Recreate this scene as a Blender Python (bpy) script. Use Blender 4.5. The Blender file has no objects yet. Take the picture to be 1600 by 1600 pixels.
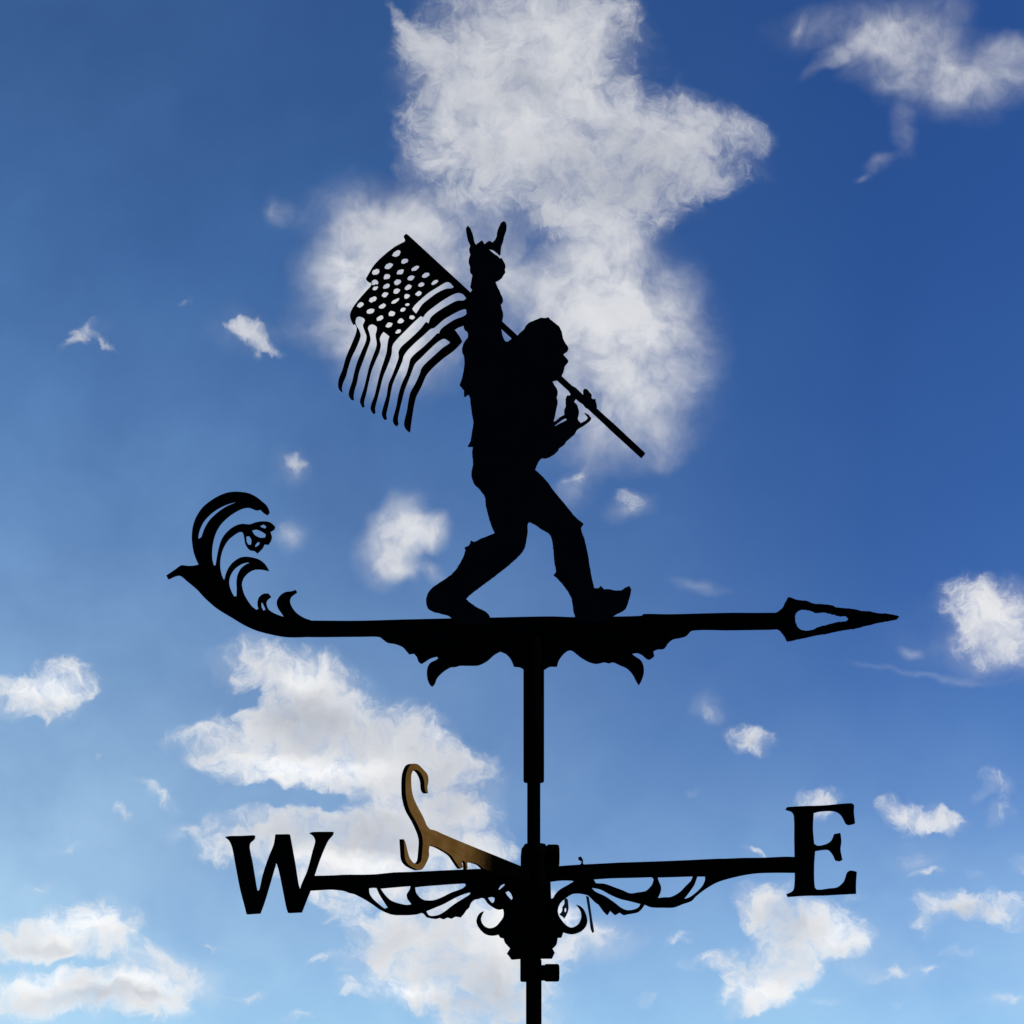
import bpy, math, random
from mathutils import Vector, Matrix
from mathutils.geometry import delaunay_2d_cdt

sc = bpy.context.scene
COL = sc.collection
random.seed(7)

# ------------------------------------------------------------------ camera
# A level camera 1.2 m from the mast with the lens shifted up, as in an
# architectural picture: horizon just under the lower edge of the frame.
W = 1600.0
FPX = 2390.0                 # focal length in photo pixels
HOR = 1605.0                 # photo row of the horizon
DIST = 1.2
CAM_Z = 1.6                  # eye height
cam = bpy.data.cameras.new('camera')
cam_ob = bpy.data.objects.new('camera', cam)
COL.objects.link(cam_ob)
cam_ob.location = (0, 0, CAM_Z)
cam_ob.rotation_euler = (math.pi/2, 0, 0)
cam.sensor_width = 36.0
cam.lens = 36.0*FPX/W
cam.shift_y = (HOR-800.0)/W
cam.clip_start = 0.01
cam.clip_end = 5000
sc.camera = cam_ob

# ------------------------------------------------------------------ exposure
sc.view_settings.view_transform = 'Standard'
sc.view_settings.look = 'None'
sc.view_settings.exposure = 0.0
sc.view_settings.gamma = 1.0
sc.view_settings.use_curve_mapping = False

# ------------------------------------------------------------------ sun
SUN_EL = math.radians(46)
SUN_AZ = math.radians(92)    # clockwise from +Y (the viewing direction): from the right
sun = bpy.data.lights.new('sun', 'SUN')
sun.energy = 3.2
sun.angle = math.radians(0.5)
sun.color = (1.0, 0.95, 0.87)
sun_ob = bpy.data.objects.new('sun', sun)
COL.objects.link(sun_ob)
sd = Vector((math.sin(SUN_AZ)*math.cos(SUN_EL), math.cos(SUN_AZ)*math.cos(SUN_EL), math.sin(SUN_EL)))
sun_ob.rotation_euler = sd.to_track_quat('Z', 'Y').to_euler()
sun_ob.location = (3, 0, 4)

# ------------------------------------------------------------------ world: sky with clouds by direction
world = bpy.data.worlds.new("World")
sc.world = world
world.use_nodes = True
wt = world.node_tree
wt.nodes.clear()


class NT:
    def __init__(s, tree):
        s.t = tree

    def n(s, typ, **kw):
        nd = s.t.nodes.new(typ)
        for k, v in kw.items():
            setattr(nd, k, v)
        return nd

    def link(s, a, b):
        s.t.links.new(a, b)

    def put(s, sock, v):
        if hasattr(v, 'is_output'):
            s.link(v, sock)
        else:
            sock.default_value = v

    def m(s, op, a, b=None, c=None, clamp=False):
        nd = s.n('ShaderNodeMath', operation=op, use_clamp=clamp)
        s.put(nd.inputs[0], a)
        if b is not None:
            s.put(nd.inputs[1], b)
        if c is not None:
            s.put(nd.inputs[2], c)
        return nd.outputs[0]

    def v(s, op, a, b=None):
        nd = s.n('ShaderNodeVectorMath', operation=op)
        s.put(nd.inputs[0], a)
        if b is not None:
            if op == 'SCALE':
                s.put(nd.inputs[3], b)
            else:
                s.put(nd.inputs[1], b)
        return nd.outputs[0]

    def noise(s, vec, scale, detail=2.0, rough=0.5, col=False, lac=2.0, dist=0.0):
        nd = s.n('ShaderNodeTexNoise')
        s.put(nd.inputs['Vector'], vec)
        nd.inputs['Scale'].default_value = scale
        nd.inputs['Detail'].default_value = detail
        nd.inputs['Roughness'].default_value = rough
        nd.inputs['Lacunarity'].default_value = lac
        nd.inputs['Distortion'].default_value = dist
        return nd.outputs['Color'] if col else nd.outputs['Fac']

    def smooth(s, x, a, b, lo=0.0, hi=1.0):
        nd = s.n('ShaderNodeMapRange', interpolation_type='SMOOTHSTEP')
        s.put(nd.inputs['Value'], x)
        for i, val in enumerate((a, b, lo, hi)):
            nd.inputs[1+i].default_value = val
        return nd.outputs[0]

    def mix(s, f, a, b):
        nd = s.n('ShaderNodeMix', data_type='RGBA')
        s.put(nd.inputs[0], f)
        s.put(nd.inputs[6], a)
        s.put(nd.inputs[7], b)
        return nd.outputs[2]


g = NT(wt)
w_out = g.n('ShaderNodeOutputWorld')
tc = g.n('ShaderNodeTexCoord')
direc = tc.outputs['Generated']

# clear sky, read a little higher above the horizon haze
skv = g.v('ADD', g.v('MULTIPLY', direc, (1, 1, 1.20)), (0, 0, 0.132))
skv = g.v('NORMALIZE', skv)
sky = g.n('ShaderNodeTexSky')
sky.sky_type = 'NISHITA'
sky.sun_disc = False
sky.sun_elevation = SUN_EL
sky.sun_rotation = SUN_AZ
sky.air_density = 1.0
sky.dust_density = 0.0
sky.ozone_density = 6.0
g.link(skv, sky.inputs['Vector'])
scl = g.v('SCALE', sky.outputs[0], 0.1)
gam = g.n('ShaderNodeGamma')
g.link(scl, gam.inputs[0])
gam.inputs[1].default_value = 1.62
clear = g.v('MULTIPLY', gam.outputs[0], (11.1, 14.1, 15.4))     # x10: the background strength is 0.1

# direction -> tangent plane of the view direction, 1 unit = 100 px of the photo
sep = g.n('ShaderNodeSeparateXYZ')
g.link(direc, sep.inputs[0])
yy = g.m('MAXIMUM', g.m('ABSOLUTE', sep.outputs[1]), 0.02)
K = FPX/100.0
cx = g.m('MULTIPLY_ADD', g.m('DIVIDE', sep.outputs[0], yy), K, 8.0)
cy = g.m('MULTIPLY_ADD', g.m('DIVIDE', sep.outputs[2], yy), -K, HOR/100.0)
comb = g.n('ShaderNodeCombineXYZ')
g.link(cx, comb.inputs[0])
g.link(cy, comb.inputs[1])
q0 = comb.outputs[0]


def warp(q, scale, amp, det):
    nz = g.noise(q, scale, det, 0.55, col=True)
    off = g.v('SCALE', g.v('SUBTRACT', nz, (0.5, 0.5, 0.5)), amp)
    off = g.v('MULTIPLY', off, (1, 1, 0))
    return g.v('ADD', q, off)


qw = warp(q0, 1.1, 0.62, 2.0)
qw = warp(qw, 4.0, 0.30, 3.0)
qs = warp(q0, 0.8, 0.8, 3.0)


def field(q, blobs, grow):
    acc = None
    for (x, y, rx, ry, rot, amp) in blobs:
        mp = g.n('ShaderNodeMapping', vector_type='TEXTURE')
        g.link(q, mp.inputs[0])
        mp.inputs['Location'].default_value = (x/100, y/100, 0)
        mp.inputs['Rotation'].default_value = (0, 0, math.radians(rot))
        mp.inputs['Scale'].default_value = (rx*grow/100, ry*grow/100, 1)
        gr = g.n('ShaderNodeTexGradient', gradient_type='SPHERICAL')
        g.link(mp.outputs[0], gr.inputs[0])
        if acc is None:
            acc = g.m('MULTIPLY', gr.outputs['Fac'], amp)
        else:
            acc = g.m('MULTIPLY_ADD', gr.outputs['Fac'], amp, acc)
    return acc


# x, y, half width, half height, tilt, strength (photo pixels, y down)
CRISP = [
    # big cloud over the figure
    (820, 40, 135, 95, 0, 1.3), (760, 130, 115, 110, 0, 1.2), (880, 120, 110, 130, 20, 1.2),
    (930, 220, 150, 110, 20, 1.3), (1050, 220, 120, 60, 12, 1.2), (1120, 205, 70, 28, 8, 0.8),
    (760, 230, 105, 80, 0, 1.2), (860, 290, 120, 60, 15, 1.0), (1010, 300, 90, 55, -35, 0.9),
    (700, 160, 60, 90, 0, .9), (930, 350, 70, 60, -40, 0.7), (1090, 270, 70, 30, -15, 0.6),
    (668, 92, 52, 24, 48, 0.95), (632, 42, 44, 12, 55, 0.8), (655, 70, 30, 8, 62, .6), (900, 400, 26, 60, -10, 0.4),
    (680, 270, 44, 40, 20, .7), (900, 30, 60, 50, 20, .8), (985, 345, 24, 50, 25, 0.45),
    # wisps left
    (122, 521, 30, 8, -35, 0.8), (158, 530, 30, 7, 40, 0.75), (393, 518, 26, 13, 8, 0.95),
    (412, 526, 20, 13, 30, .8), (426, 541, 22, 7, 38, .75), (407, 505, 7, 12, 0, .6), (400, 546, 9, 14, 20, .5), (372, 512, 16, 5, 20, .5), (460, 728, 18, 16, 0, 0.6), (448, 830, 16, 18, 0, 0.5),
    (285, 467, 12, 6, -10, 0.35),
    (985, 790, 22, 14, 0, 0.55), (900, 755, 34, 12, -35, 0.4),
    # right edge
    (1520, 945, 52, 40, 25, 0.95), (1580, 975, 60, 60, 0, 1.0), (1535, 1000, 50, 45, 40, .6),
    # left edge, upper
    (20, 1085, 52, 26, 5, 1.1), (90, 1075, 52, 36, -15, 1.25), (75, 1105, 34, 22, 20, .8), (118, 1052, 14, 18, 0, .5),
    # middle left cloud
    (390, 1045, 56, 32, 15, 1.0), (405, 1015, 24, 26, 0, .7), (470, 1028, 20, 14, -30, .6),
    (480, 1075, 60, 50, 30, 1.1), (440, 1140, 105, 55, -15, 1.25), (540, 1140, 130, 65, 22, 1.3),
    (400, 1190, 85, 34, 10, 1.0), (560, 1200, 110, 42, 0, 1.2), (650, 1180, 70, 60, 20, 1.1),
    (700, 1225, 78, 58, 10, 1.2), (440, 1222, 60, 18, 0, .6), (320, 1180, 30, 16, -10, .5),
    (290, 1152, 45, 13, -12, .55),
    (420, 1290, 95, 42, 0, 1.1), (540, 1290, 110, 46, 0, 1.2), (640, 1290, 85, 55, 0, 1.2),
    (720, 1310, 60, 50, 20, 1.0), (340, 1325, 45, 26, -15, .8), (480, 1345, 120, 36, 5, 1.0),
    (600, 1360, 110, 50, 0, 1.1), (300, 1297, 40, 14, -12, .55), (530, 1405, 60, 36, 15, .8),
    (560, 1435, 34, 18, 30, .5), (760, 1335, 40, 22, 10, .7),
    (640, 1440, 80, 46, -15, 1.0), (600, 1500, 70, 42, -10, 1.0), (700, 1480, 100, 60, 0, 1.2),
    (760, 1550, 90, 70, 15, 1.2), (620, 1552, 70, 20, 0, .8), (790, 1440, 60, 60, 0, 1.0),
    (505, 1503, 34, 10, -10, .55), (830, 1500, 60, 90, 0, .9), (560, 1557, 20, 8, 0, .5),
    # gaps of blue
    (470, 1246, 105, 15, 5, -1.5), (395, 1088, 42, 14, -35, -0.9), (355, 1255, 40, 16, 0, -0.8), (470, 1425, 60, 16, -15, -0.5),
    (745, 190, 30, 18, 0, -0.5), (1010, 130, 30, 60, -30, -0.5), (590, 1420, 60, 12, -20, -.7), (120, 1507, 80, 8, 5, -0.6),
    # small ones, left
    (245, 1245, 40, 9, 28, .55), (195, 1268, 18, 13, 20, .65), (62, 1385, 24, 9, -20, .4), (158, 1180, 8, 6, 0, .3),
    # lower left
    (130, 1455, 74, 42, -12, 1.5), (182, 1487, 38, 28, 45, 1.2), (18, 1462, 48, 24, 10, 1.2), (90, 1470, 50, 24, 0, .8),
    (15, 1482, 52, 18, 10, .9),
    (55, 1555, 85, 32, -8, 1.5), (150, 1552, 100, 32, 0, 1.5), (232, 1560, 66, 26, 12, 1.3),
    (275, 1575, 30, 10, 25, .6), (50, 1515, 30, 8, 15, .4),
    (272, 1517, 66, 26, 25, .9),
    # right of the mast
    (1172, 1153, 38, 20, 8, .95), (1108, 1113, 17, 13, 0, .55), (1278, 1250, 40, 18, 0, .95),
    (1430, 1275, 52, 22, 15, 1.05), (1475, 1290, 36, 18, 10, .8), (1395, 1262, 22, 12, 20, .6),
    (1555, 1222, 28, 18, 25, .65), (1528, 1240, 22, 9, -40, .45), (1565, 1268, 26, 20, 0, .6),
    (1428, 1340, 22, 14, 10, .42), (1590, 1350, 16, 14, 0, .5), (1520, 1362, 20, 8, 10, .3),
    # lower right cloud
    (1185, 1415, 34, 32, 0, 1.0), (1235, 1440, 70, 40, 20, 1.15), (1310, 1445, 46, 34, 25, 1.15),
    (1230, 1500, 78, 40, -25, 1.2), (1190, 1540, 58, 34, -15, 1.15), (1175, 1562, 36, 12, -15, .8),
    (1130, 1497, 30, 13, -20, .75), (1088, 1508, 26, 8, 0, .45), (1330, 1470, 40, 16, -20, .6),
    (1225, 1390, 22, 20, 0, .7), (1260, 1520, 30, 20, 0, .6),
    (1480, 1415, 44, 24, -5, 1.05), (1560, 1420, 60, 24, 0, 1.1), (1440, 1445, 18, 13, 40, .5),
    (1400, 1523, 34, 11, -8, .6), (1462, 1513, 24, 8, 0, .45), (1572, 1556, 24, 10, 0, .6),
    (1395, 1560, 18, 6, 0, .3), (1015, 1560, 16, 14, 40, .35),
    # faint scraps
    (1340, 1395, 24, 7, 10, .5), (1450, 1360, 26, 7, -8, .5), (1065, 1470, 24, 6, -15, .45), (1290, 1570, 30, 7, 0, .5), (1500, 1490, 30, 7, 5, .45),
    (1180, 1330, 22, 6, 20, .4), (330, 1480, 26, 6, 30, .45), (380, 1560, 30, 7, 5, .5), (460, 1590, 30, 7, 0, .5), (110, 1320, 18, 5, -20, .4), (1090, 1240, 16, 6, 0, .35),
    # by the finial
    (900, 1470, 66, 18, -14, .9), (872, 1425, 34, 30, 0, .9), (760, 1430, 40, 40, 0, .7),
]
SOFT = [
    # soft cloud behind flag and figure
    (580, 465, 92, 108, 0, .74), (545, 412, 46, 50, 0, .40), (600, 332, 125, 40, 0, .50), (720, 385, 125, 66, 0, .52),
    (640, 525, 100, 85, 0, .50), (860, 460, 110, 80, 0, .50), (965, 515, 120, 125, 0, .76), (1010, 470, 75, 60, 0, .35),
    (930, 640, 130, 80, 0, .34), (980, 692, 80, 36, 0, .24), (1050, 600, 70, 110, 0, .20), (430, 330, 16, 30, 0, .24), (960, 400, 80, 50, -20, .30),
    # top right thin cloud
    (1410, 85, 75, 44, -5, .56), (1540, 110, 100, 46, 0, .54), (1480, 150, 90, 40, 10, .36),
    (1350, 40, 120, 40, -5, .44), (1310, 85, 50, 12, -30, .25), (1455, 30, 60, 30, 0, .26), (1415, 205, 16, 36, -10, .28),
    (1375, 256, 30, 11, -12, .30), (1335, 275, 14, 6, -10, .26), (1590, 70, 40, 16, 0, .3),
    (1240, 45, 22, 9, -60, .2), (1290, 105, 44, 8, -25, .2),
    # soft ones lower down
    (602, 850, 44, 54, 15, .66), (645, 828, 56, 32, 8, .60), (688, 832, 22, 26, 20, .5), (622, 886, 36, 20, 25, .5), (680, 895, 26, 14, 30, .45), (640, 778, 34, 16, 0, .25),
    (1570, 1000, 70, 56, 0, .42), (1460, 1000, 80, 50, 10, .16),
    (1095, 916, 52, 8, 5, .28), (1390, 1052, 70, 7, 6, .18), (1490, 1062, 60, 7, 4, .16), (1418, 1018, 14, 8, 0, .24),
    (900, 765, 40, 26, -30, .3), (985, 792, 30, 20, 0, .35), (455, 728, 30, 26, 0, .3), (450, 830, 28, 26, 0, .3),
    (390, 520, 70, 30, 0, .2), (140, 525, 60, 24, 10, .12), (1108, 1110, 30, 22, 0, .25),
    (280, 1520, 110, 34, 20, .35), (1400, 1520, 70, 20, 0, .2), (1560, 1560, 70, 20, 0, .2),
    (1440, 1345, 60, 30, 0, .18), (1340, 1480, 80, 30, 0, .25), (930, 1475, 80, 30, -10, .4),
]
DARKEN = [   # thick parts of the clouds, where less sun comes through
    (830, 130, 50, 34, 0, .8), (905, 210, 60, 50, 0, .5), (990, 280, 70, 50, 0, .5), (770, 240, 40, 20, 0, .4),
    (465, 1130, 60, 44, 10, .9), (560, 1150, 120, 46, 15, .6), (690, 1230, 80, 46, 0, .6),
    (590, 1310, 60, 40, 0, .9), (450, 1300, 100, 34, 0, .5), (690, 1310, 60, 50, 0, .5),
    (700, 1500, 100, 70, 0, .5), (790, 1560, 70, 60, 0, .8), (130, 1564, 90, 12, -4, .75), (240, 1558, 40, 10, 8, .5),
    (1245, 1440, 50, 30, 0, .8), (1240, 1490, 50, 30, 0, .4), (1500, 1425, 60, 16, 0, .8), (60, 1478, 40, 10, 0, .5),
    (85, 1100, 26, 8, -10, .35), (1180, 1156, 20, 8, 0, .5),
]
GLOW = [     # thin bright rims
    (840, 110, 100, 90, 0, .35), (780, 200, 80, 60, 0, .3), (980, 500, 70, 60, 0, .35), (540, 430, 40, 50, 0, .3), (1530, 950, 50, 40, 0, .4),
    (540, 1195, 90, 20, 0, .8), (430, 1205, 70, 22, 8, .6), (85, 1070, 60, 30, 0, .9), (130, 1440, 60, 30, 0, .8), (60, 1530, 60, 16, -10, .5),
    (200, 1538, 60, 12, 4, .6), (1310, 1440, 40, 26, 20, .6), (1180, 1550, 50, 22, 0, .6), (480, 1062, 40, 22, 0, .5),
    (600, 1350, 90, 20, 0, .5), (640, 1545, 70, 14, 0, .7), (690, 220, 30, 70, 0, .3), (860, 60, 60, 60, 0, .25), (900, 180, 80, 60, 0, .3),
    (510, 1340, 80, 18, 0, .5), (770, 1450, 40, 50, 0, .5), (870, 1430, 30, 30, 0, .6),
]

qf = warp(qw, 8.5, 0.14, 3.0)          # fine fringe
n1 = g.noise(qf, 1.9, 10.0, 0.67)
n2 = g.noise(warp(qs, 3.5, 0.28, 3.0), 1.5, 9.0, 0.60)
n3 = g.noise(qw, 2.2, 7.0, 0.56)
n4 = g.noise(qs, 0.9, 3.0, 0.5)
# thin high veil, thickest to the lower left; the sky is clearest to the upper right
vv = g.m('MULTIPLY_ADD', g.m('POWER', g.m('MAXIMUM', g.m('MULTIPLY_ADD', cy, 1/17.0, 1/17.0), 0.0), 1.8), 0.54, 0.095)
vl = g.m('MAXIMUM', g.m('MULTIPLY_ADD', cx, -0.068, 1.05), g.smooth(cy, 9.0, 16.2, 0.12, 0.66))
veil = g.m('MULTIPLY', g.m('MULTIPLY', vv, vl), g.m('MULTIPLY_ADD', g.noise(qs, 0.45, 6.0, 0.55), 0.9, 0.55), clamp=True)
vcol = g.mix(g.smooth(cy, 3.0, 15.0), (3.0, 6.9, 13.2, 1), (6.1, 8.9, 10.5, 1))
base = g.mix(veil, clear, vcol)
# clouds high in the frame are softer and dimmer, low ones crisper and brighter
soft_w = g.m('DIVIDE', 1.0, g.smooth(cy, 1.5, 10.5, 1.10, 0.84))
dim = g.smooth(cy, 0.0, 16.0, 0.87, 1.08)
lum0 = g.m('MULTIPLY_ADD', g.m('SUBTRACT', n3, 0.5), 0.19, 0.83)
lum0 = g.m('MULTIPLY_ADD', g.m('SUBTRACT', n4, 0.5), 0.25, lum0)
nC = g.m('MULTIPLY', g.m('SUBTRACT', n1, 0.5), 2.45)
nS = g.m('MULTIPLY_ADD', n2, 2.3, -0.12)
LIGHT = [(x, y, rx, ry, r, -0.22*k) for x, y, rx, ry, r, k in DARKEN]+[(x, y, rx, ry, r, 0.28*k) for x, y, rx, ry, r, k in GLOW]
GROW_C, GROW_S, GROW_L = 1.50, 1.55, 1.5


def near(blobs, grow, box, pad=0.42):
    out = []
    for bl in blobs:
        x, y, rx, ry, rot, k = bl
        c, s_ = abs(math.cos(math.radians(rot))), abs(math.sin(math.radians(rot)))
        ex, ey = (rx*c+ry*s_)*grow/100+pad, (rx*s_+ry*c)*grow/100+pad
        if x/100+ex > box[0] and x/100-ex < box[1] and y/100+ey > box[2] and y/100-ey < box[3]:
            out.append(bl)
    return out


def background(col):
    nd = g.n('ShaderNodeBackground')
    g.put(nd.inputs['Color'], col)
    nd.inputs['Strength'].default_value = 0.1
    return nd.outputs[0]


SHARED = {'plane_near': ('NodeSocketVector', qw), 'plane_far': ('NodeSocketVector', qs), 'puffs': ('NodeSocketFloat', nC),
          'strands': ('NodeSocketFloat', nS), 'softness': ('NodeSocketFloat', soft_w), 'dimming': ('NodeSocketFloat', dim),
          'light': ('NodeSocketFloat', lum0), 'clear_sky': ('NodeSocketColor', base)}


def sky_patch(box):
    """one patch of the sky, a node group of its own: only the clouds that reach it"""
    global g
    C, S = near(CRISP, GROW_C, box), near(SOFT, GROW_S, box)
    L = near(LIGHT, GROW_L, box)
    if not C and not S:
        return background(base)
    tree = bpy.data.node_groups.new('sky_patch', 'ShaderNodeTree')
    for k, (typ, _) in SHARED.items():
        tree.interface.new_socket(k, in_out='INPUT', socket_type=typ)
    tree.interface.new_socket('sky', in_out='OUTPUT', socket_type='NodeSocketShader')
    outer, g = g, NT(tree)
    gi, go = g.n('NodeGroupInput'), g.n('NodeGroupOutput')
    pw, ps, puff, strand, sw, dm, l0, bs = [gi.outputs[k] for k in SHARED]
    one_minus = None
    lum = l0
    if C:
        fC = field(pw, C, GROW_C)
        fC = g.m('DIVIDE', fC, g.m('MULTIPLY_ADD', g.m('MAXIMUM', fC, 0.0), 0.62, 1.0))
        edge = g.m('MINIMUM', g.m('MULTIPLY', g.m('MAXIMUM', fC, 0.0), 3.2), 1.0)
        edge = g.m('MULTIPLY', edge, g.m('MULTIPLY_ADD', fC, -0.42, 1.12))      # billows show most at the rims
        vC = g.m('MULTIPLY_ADD', puff, edge, fC)
        t = g.m('MULTIPLY', g.m('SUBTRACT', vC, 0.14), sw)
        dC = g.smooth(t, 0.0, 1.0)
        halo = g.m('MULTIPLY', g.smooth(fC, 0.02, 0.50), g.m('MULTIPLY', strand, 0.13))      # thin haze round the puffs
        one_minus = g.m('MULTIPLY', g.m('MULTIPLY_ADD', dC, -0.97, 1.0), g.m('SUBTRACT', 1.0, halo, clamp=True))
        lum = g.m('MULTIPLY_ADD', g.smooth(vC, 0.4, 1.2), -0.12, lum)
    if S:
        dS = g.smooth(g.m('MULTIPLY', field(ps, S, GROW_S), strand), 0.0, 1.02)
        o2 = g.m('MULTIPLY_ADD', dS, -0.86, 1.0)
        one_minus = o2 if one_minus is None else g.m('MULTIPLY', one_minus, o2)
    dens = g.m('SUBTRACT', 1.0, one_minus, clamp=True)
    if L:
        lum = g.m('ADD', lum, field(pw, L, GROW_L))
    lum = g.m('MULTIPLY', lum, dm)
    lum = g.m('MINIMUM', g.m('MAXIMUM', lum, 0.35), 1.02)
    ccol = g.mix(g.smooth(lum, 0.42, 0.95), (0.90, 0.945, 1.055, 1), (1.0, 1.0, 1.0, 1))
    cloud = g.v('SCALE', ccol, g.m('MULTIPLY', lum, 10.0))
    g.link(background(g.mix(dens, bs, cloud)), go.inputs[0])
    g = outer
    nd = g.n('ShaderNodeGroup')
    nd.node_tree = tree
    for k, (_, sock) in SHARED.items():
        g.link(sock, nd.inputs[k])
    return nd.outputs[0]


def switch(coord, cut, below, above):
    nd = g.n('ShaderNodeMixShader')
    g.link(g.m('GREATER_THAN', coord, cut), nd.inputs[0])
    g.link(below, nd.inputs[1])
    g.link(above, nd.inputs[2])
    return nd.outputs[0]


XC = [5.0, 8.2, 11.2]
YC = [2.2, 4.4, 7.3, 10.0, 12.3, 14.0]


def columns(y0, y1, lo, hi):
    edges = [-1e3]+XC+[1e3]
    if hi-lo == 1:
        return sky_patch((edges[lo], edges[hi], y0, y1))
    mid = (lo+hi)//2
    return switch(cx, edges[mid], columns(y0, y1, lo, mid), columns(y0, y1, mid, hi))


def rows(lo, hi):
    edges = [-1e3]+YC+[1e3]
    if hi-lo == 1:
        return columns(edges[lo], edges[hi], 0, len(XC)+1)
    mid = (lo+hi)//2
    return switch(cy, edges[mid], rows(lo, mid), rows(mid, hi))


g.link(switch(sep.outputs[1], 0.02, background(clear), rows(0, len(YC)+1)), w_out.inputs[0])
sc.cycles.max_bounces = 3
sc.cycles.diffuse_bounces = 2


# ------------------------------------------------------------------ materials
def paint(name, base, rough, spec, bump=0.15, mottle=0.4, scale=400.0):
    m = bpy.data.materials.new(name)
    m.use_nodes = True
    t = NT(m.node_tree)
    b = m.node_tree.nodes['Principled BSDF']
    co = t.n('ShaderNodeTexCoord').outputs['Object']
    nz = t.noise(co, 60.0, 5.0, 0.6)
    lo = tuple(c*(1-mottle) for c in base)+(1,)
    hi = tuple(c*(1+mottle) for c in base)+(1,)
    t.link(t.mix(nz, lo, hi), b.inputs['Base Color'])
    b.inputs['Roughness'].default_value = rough
    b.inputs['Specular IOR Level'].default_value = spec
    bp = t.n('ShaderNodeBump')
    bp.inputs['Strength'].default_value = bump
    bp.inputs['Distance'].default_value = 0.0004
    t.link(t.noise(co, scale*4, 3.0, 0.6), bp.inputs['Height'])
    t.link(bp.outputs[0], b.inputs['Normal'])
    return m


M_BLACK = paint('black_powder_coat', (0.0018, 0.0018, 0.0020), 0.9, 0.0)
M_FIG = paint('black_figure_paint', (0.0055, 0.0055, 0.0070), 0.9, 0.0)
M_MAST = paint('black_tube_paint', (0.0014, 0.0014, 0.0016), 0.9, 0.0)
M_GREY = paint('grey_leftover', (0.05, 0.055, 0.06), 0.9, 0.1)


def bronze():
    m = bpy.data.materials.new('bronze_painted_shade')
    m.use_nodes = True
    t = NT(m.node_tree)
    b = m.node_tree.nodes['Principled BSDF']
    co = t.n('ShaderNodeTexCoord').outputs['Object']
    n1 = t.noise(co, 35.0, 6.0, 0.65)
    n2 = t.noise(t.v('MULTIPLY', co, (40, 40, 300)), 1.0, 4.0, 0.6)
    c = t.mix(t.smooth(n1, 0.3, 0.7), (0.112, 0.053, 0.011, 1), (0.170, 0.086, 0.024, 1))
    c = t.mix(t.smooth(n2, 0.45, 0.75, 0.0, 0.5), c, (0.080, 0.036, 0.007, 1))
    # shade on the arm towards the hub, mixed into the colour with a ragged edge
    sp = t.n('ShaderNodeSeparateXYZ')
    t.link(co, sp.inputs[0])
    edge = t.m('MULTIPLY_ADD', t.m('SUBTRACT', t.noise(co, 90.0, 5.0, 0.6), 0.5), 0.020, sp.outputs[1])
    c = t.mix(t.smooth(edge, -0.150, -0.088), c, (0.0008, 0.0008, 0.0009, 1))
    t.link(c, b.inputs['Base Color'])
    b.inputs['Roughness'].default_value = 0.65
    b.inputs['Specular IOR Level'].default_value = 0.0
    bp = t.n('ShaderNodeBump')
    bp.inputs['Strength'].default_value = 0.3
    bp.inputs['Distance'].default_value = 0.0005
    t.link(n1, bp.inputs['Height'])
    t.link(bp.outputs[0], b.inputs['Normal'])
    return m


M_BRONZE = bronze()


# ------------------------------------------------------------------ geometry helpers
def px(x0, y0, s, pts):
    """points read off an enlarged crop -> photo pixels"""
    return [(x0+u/s, y0+v/s) for u, v in pts]


def spline(pts, step=2.2, sharp=52.0):
    """closed outline: Catmull-Rom through the points, corners kept sharp"""
    n = len(pts)
    P = [Vector(p) for p in pts]
    corner = []
    for i in range(n):
        a, b = P[i]-P[i-1], P[(i+1) % n]-P[i]
        if a.length < 1e-6 or b.length < 1e-6:
            corner.append(True)
            continue
        corner.append(abs(math.degrees(a.angle(b))) > sharp)
    out = []
    for i in range(n):
        p1, p2 = P[i], P[(i+1) % n]
        L = (p2-p1).length
        if L < 1e-6:
            continue
        p0 = P[i-1] if not corner[i] else p1-(p2-p1)
        p3 = P[(i+2) % n] if not corner[(i+1) % n] else p2+(p2-p1)
        # centripetal-ish tangents limited by the segment length
        t1 = (p2-p0)
        t2 = (p3-p1)
        t1 = t1.normalized()*L*0.9 if t1.length > 0 else p2-p1
        t2 = t2.normalized()*L*0.9 if t2.length > 0 else p2-p1
        k = max(1, min(14, int(L/step)))
        for j in range(k):
            t = j/k
            h00 = 2*t**3-3*t**2+1
            h10 = t**3-2*t**2+t
            h01 = -2*t**3+3*t**2
            h11 = t**3-t**2
            out.append(p1*h00+t1*h10+p2*h01+t2*h11)
    return [(v.x, v.y) for v in out]


def rough_edge(pts, amp, rnd):
    return [(x+rnd.uniform(-amp, amp), y+rnd.uniform(-amp, amp)) for x, y in pts]


def ell(cx_, cy_, a, b, rot, n=14):
    r = math.radians(rot)
    k_ = random.Random(int(cx_*7+cy_*13))
    a, b = a*k_.uniform(0.9, 1.06), b*k_.uniform(0.9, 1.08)
    rr = [k_.uniform(0.86, 1.08) for _ in range(n)]
    return [(cx_+a*j*math.cos(t)*math.cos(r)-b*j*math.sin(t)*math.sin(r),
             cy_+a*j*math.cos(t)*math.sin(r)+b*j*math.sin(t)*math.cos(r))
            for t, j in ((2*math.pi*k/n, rr[k]) for k in range(n))]


MAST_PX = 834.0
AX = Vector(((MAST_PX-800)/FPX*DIST, DIST, CAM_Z))      # mast axis at eye height
MM = DIST/FPX                                           # metres per photo pixel at the mast


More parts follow.
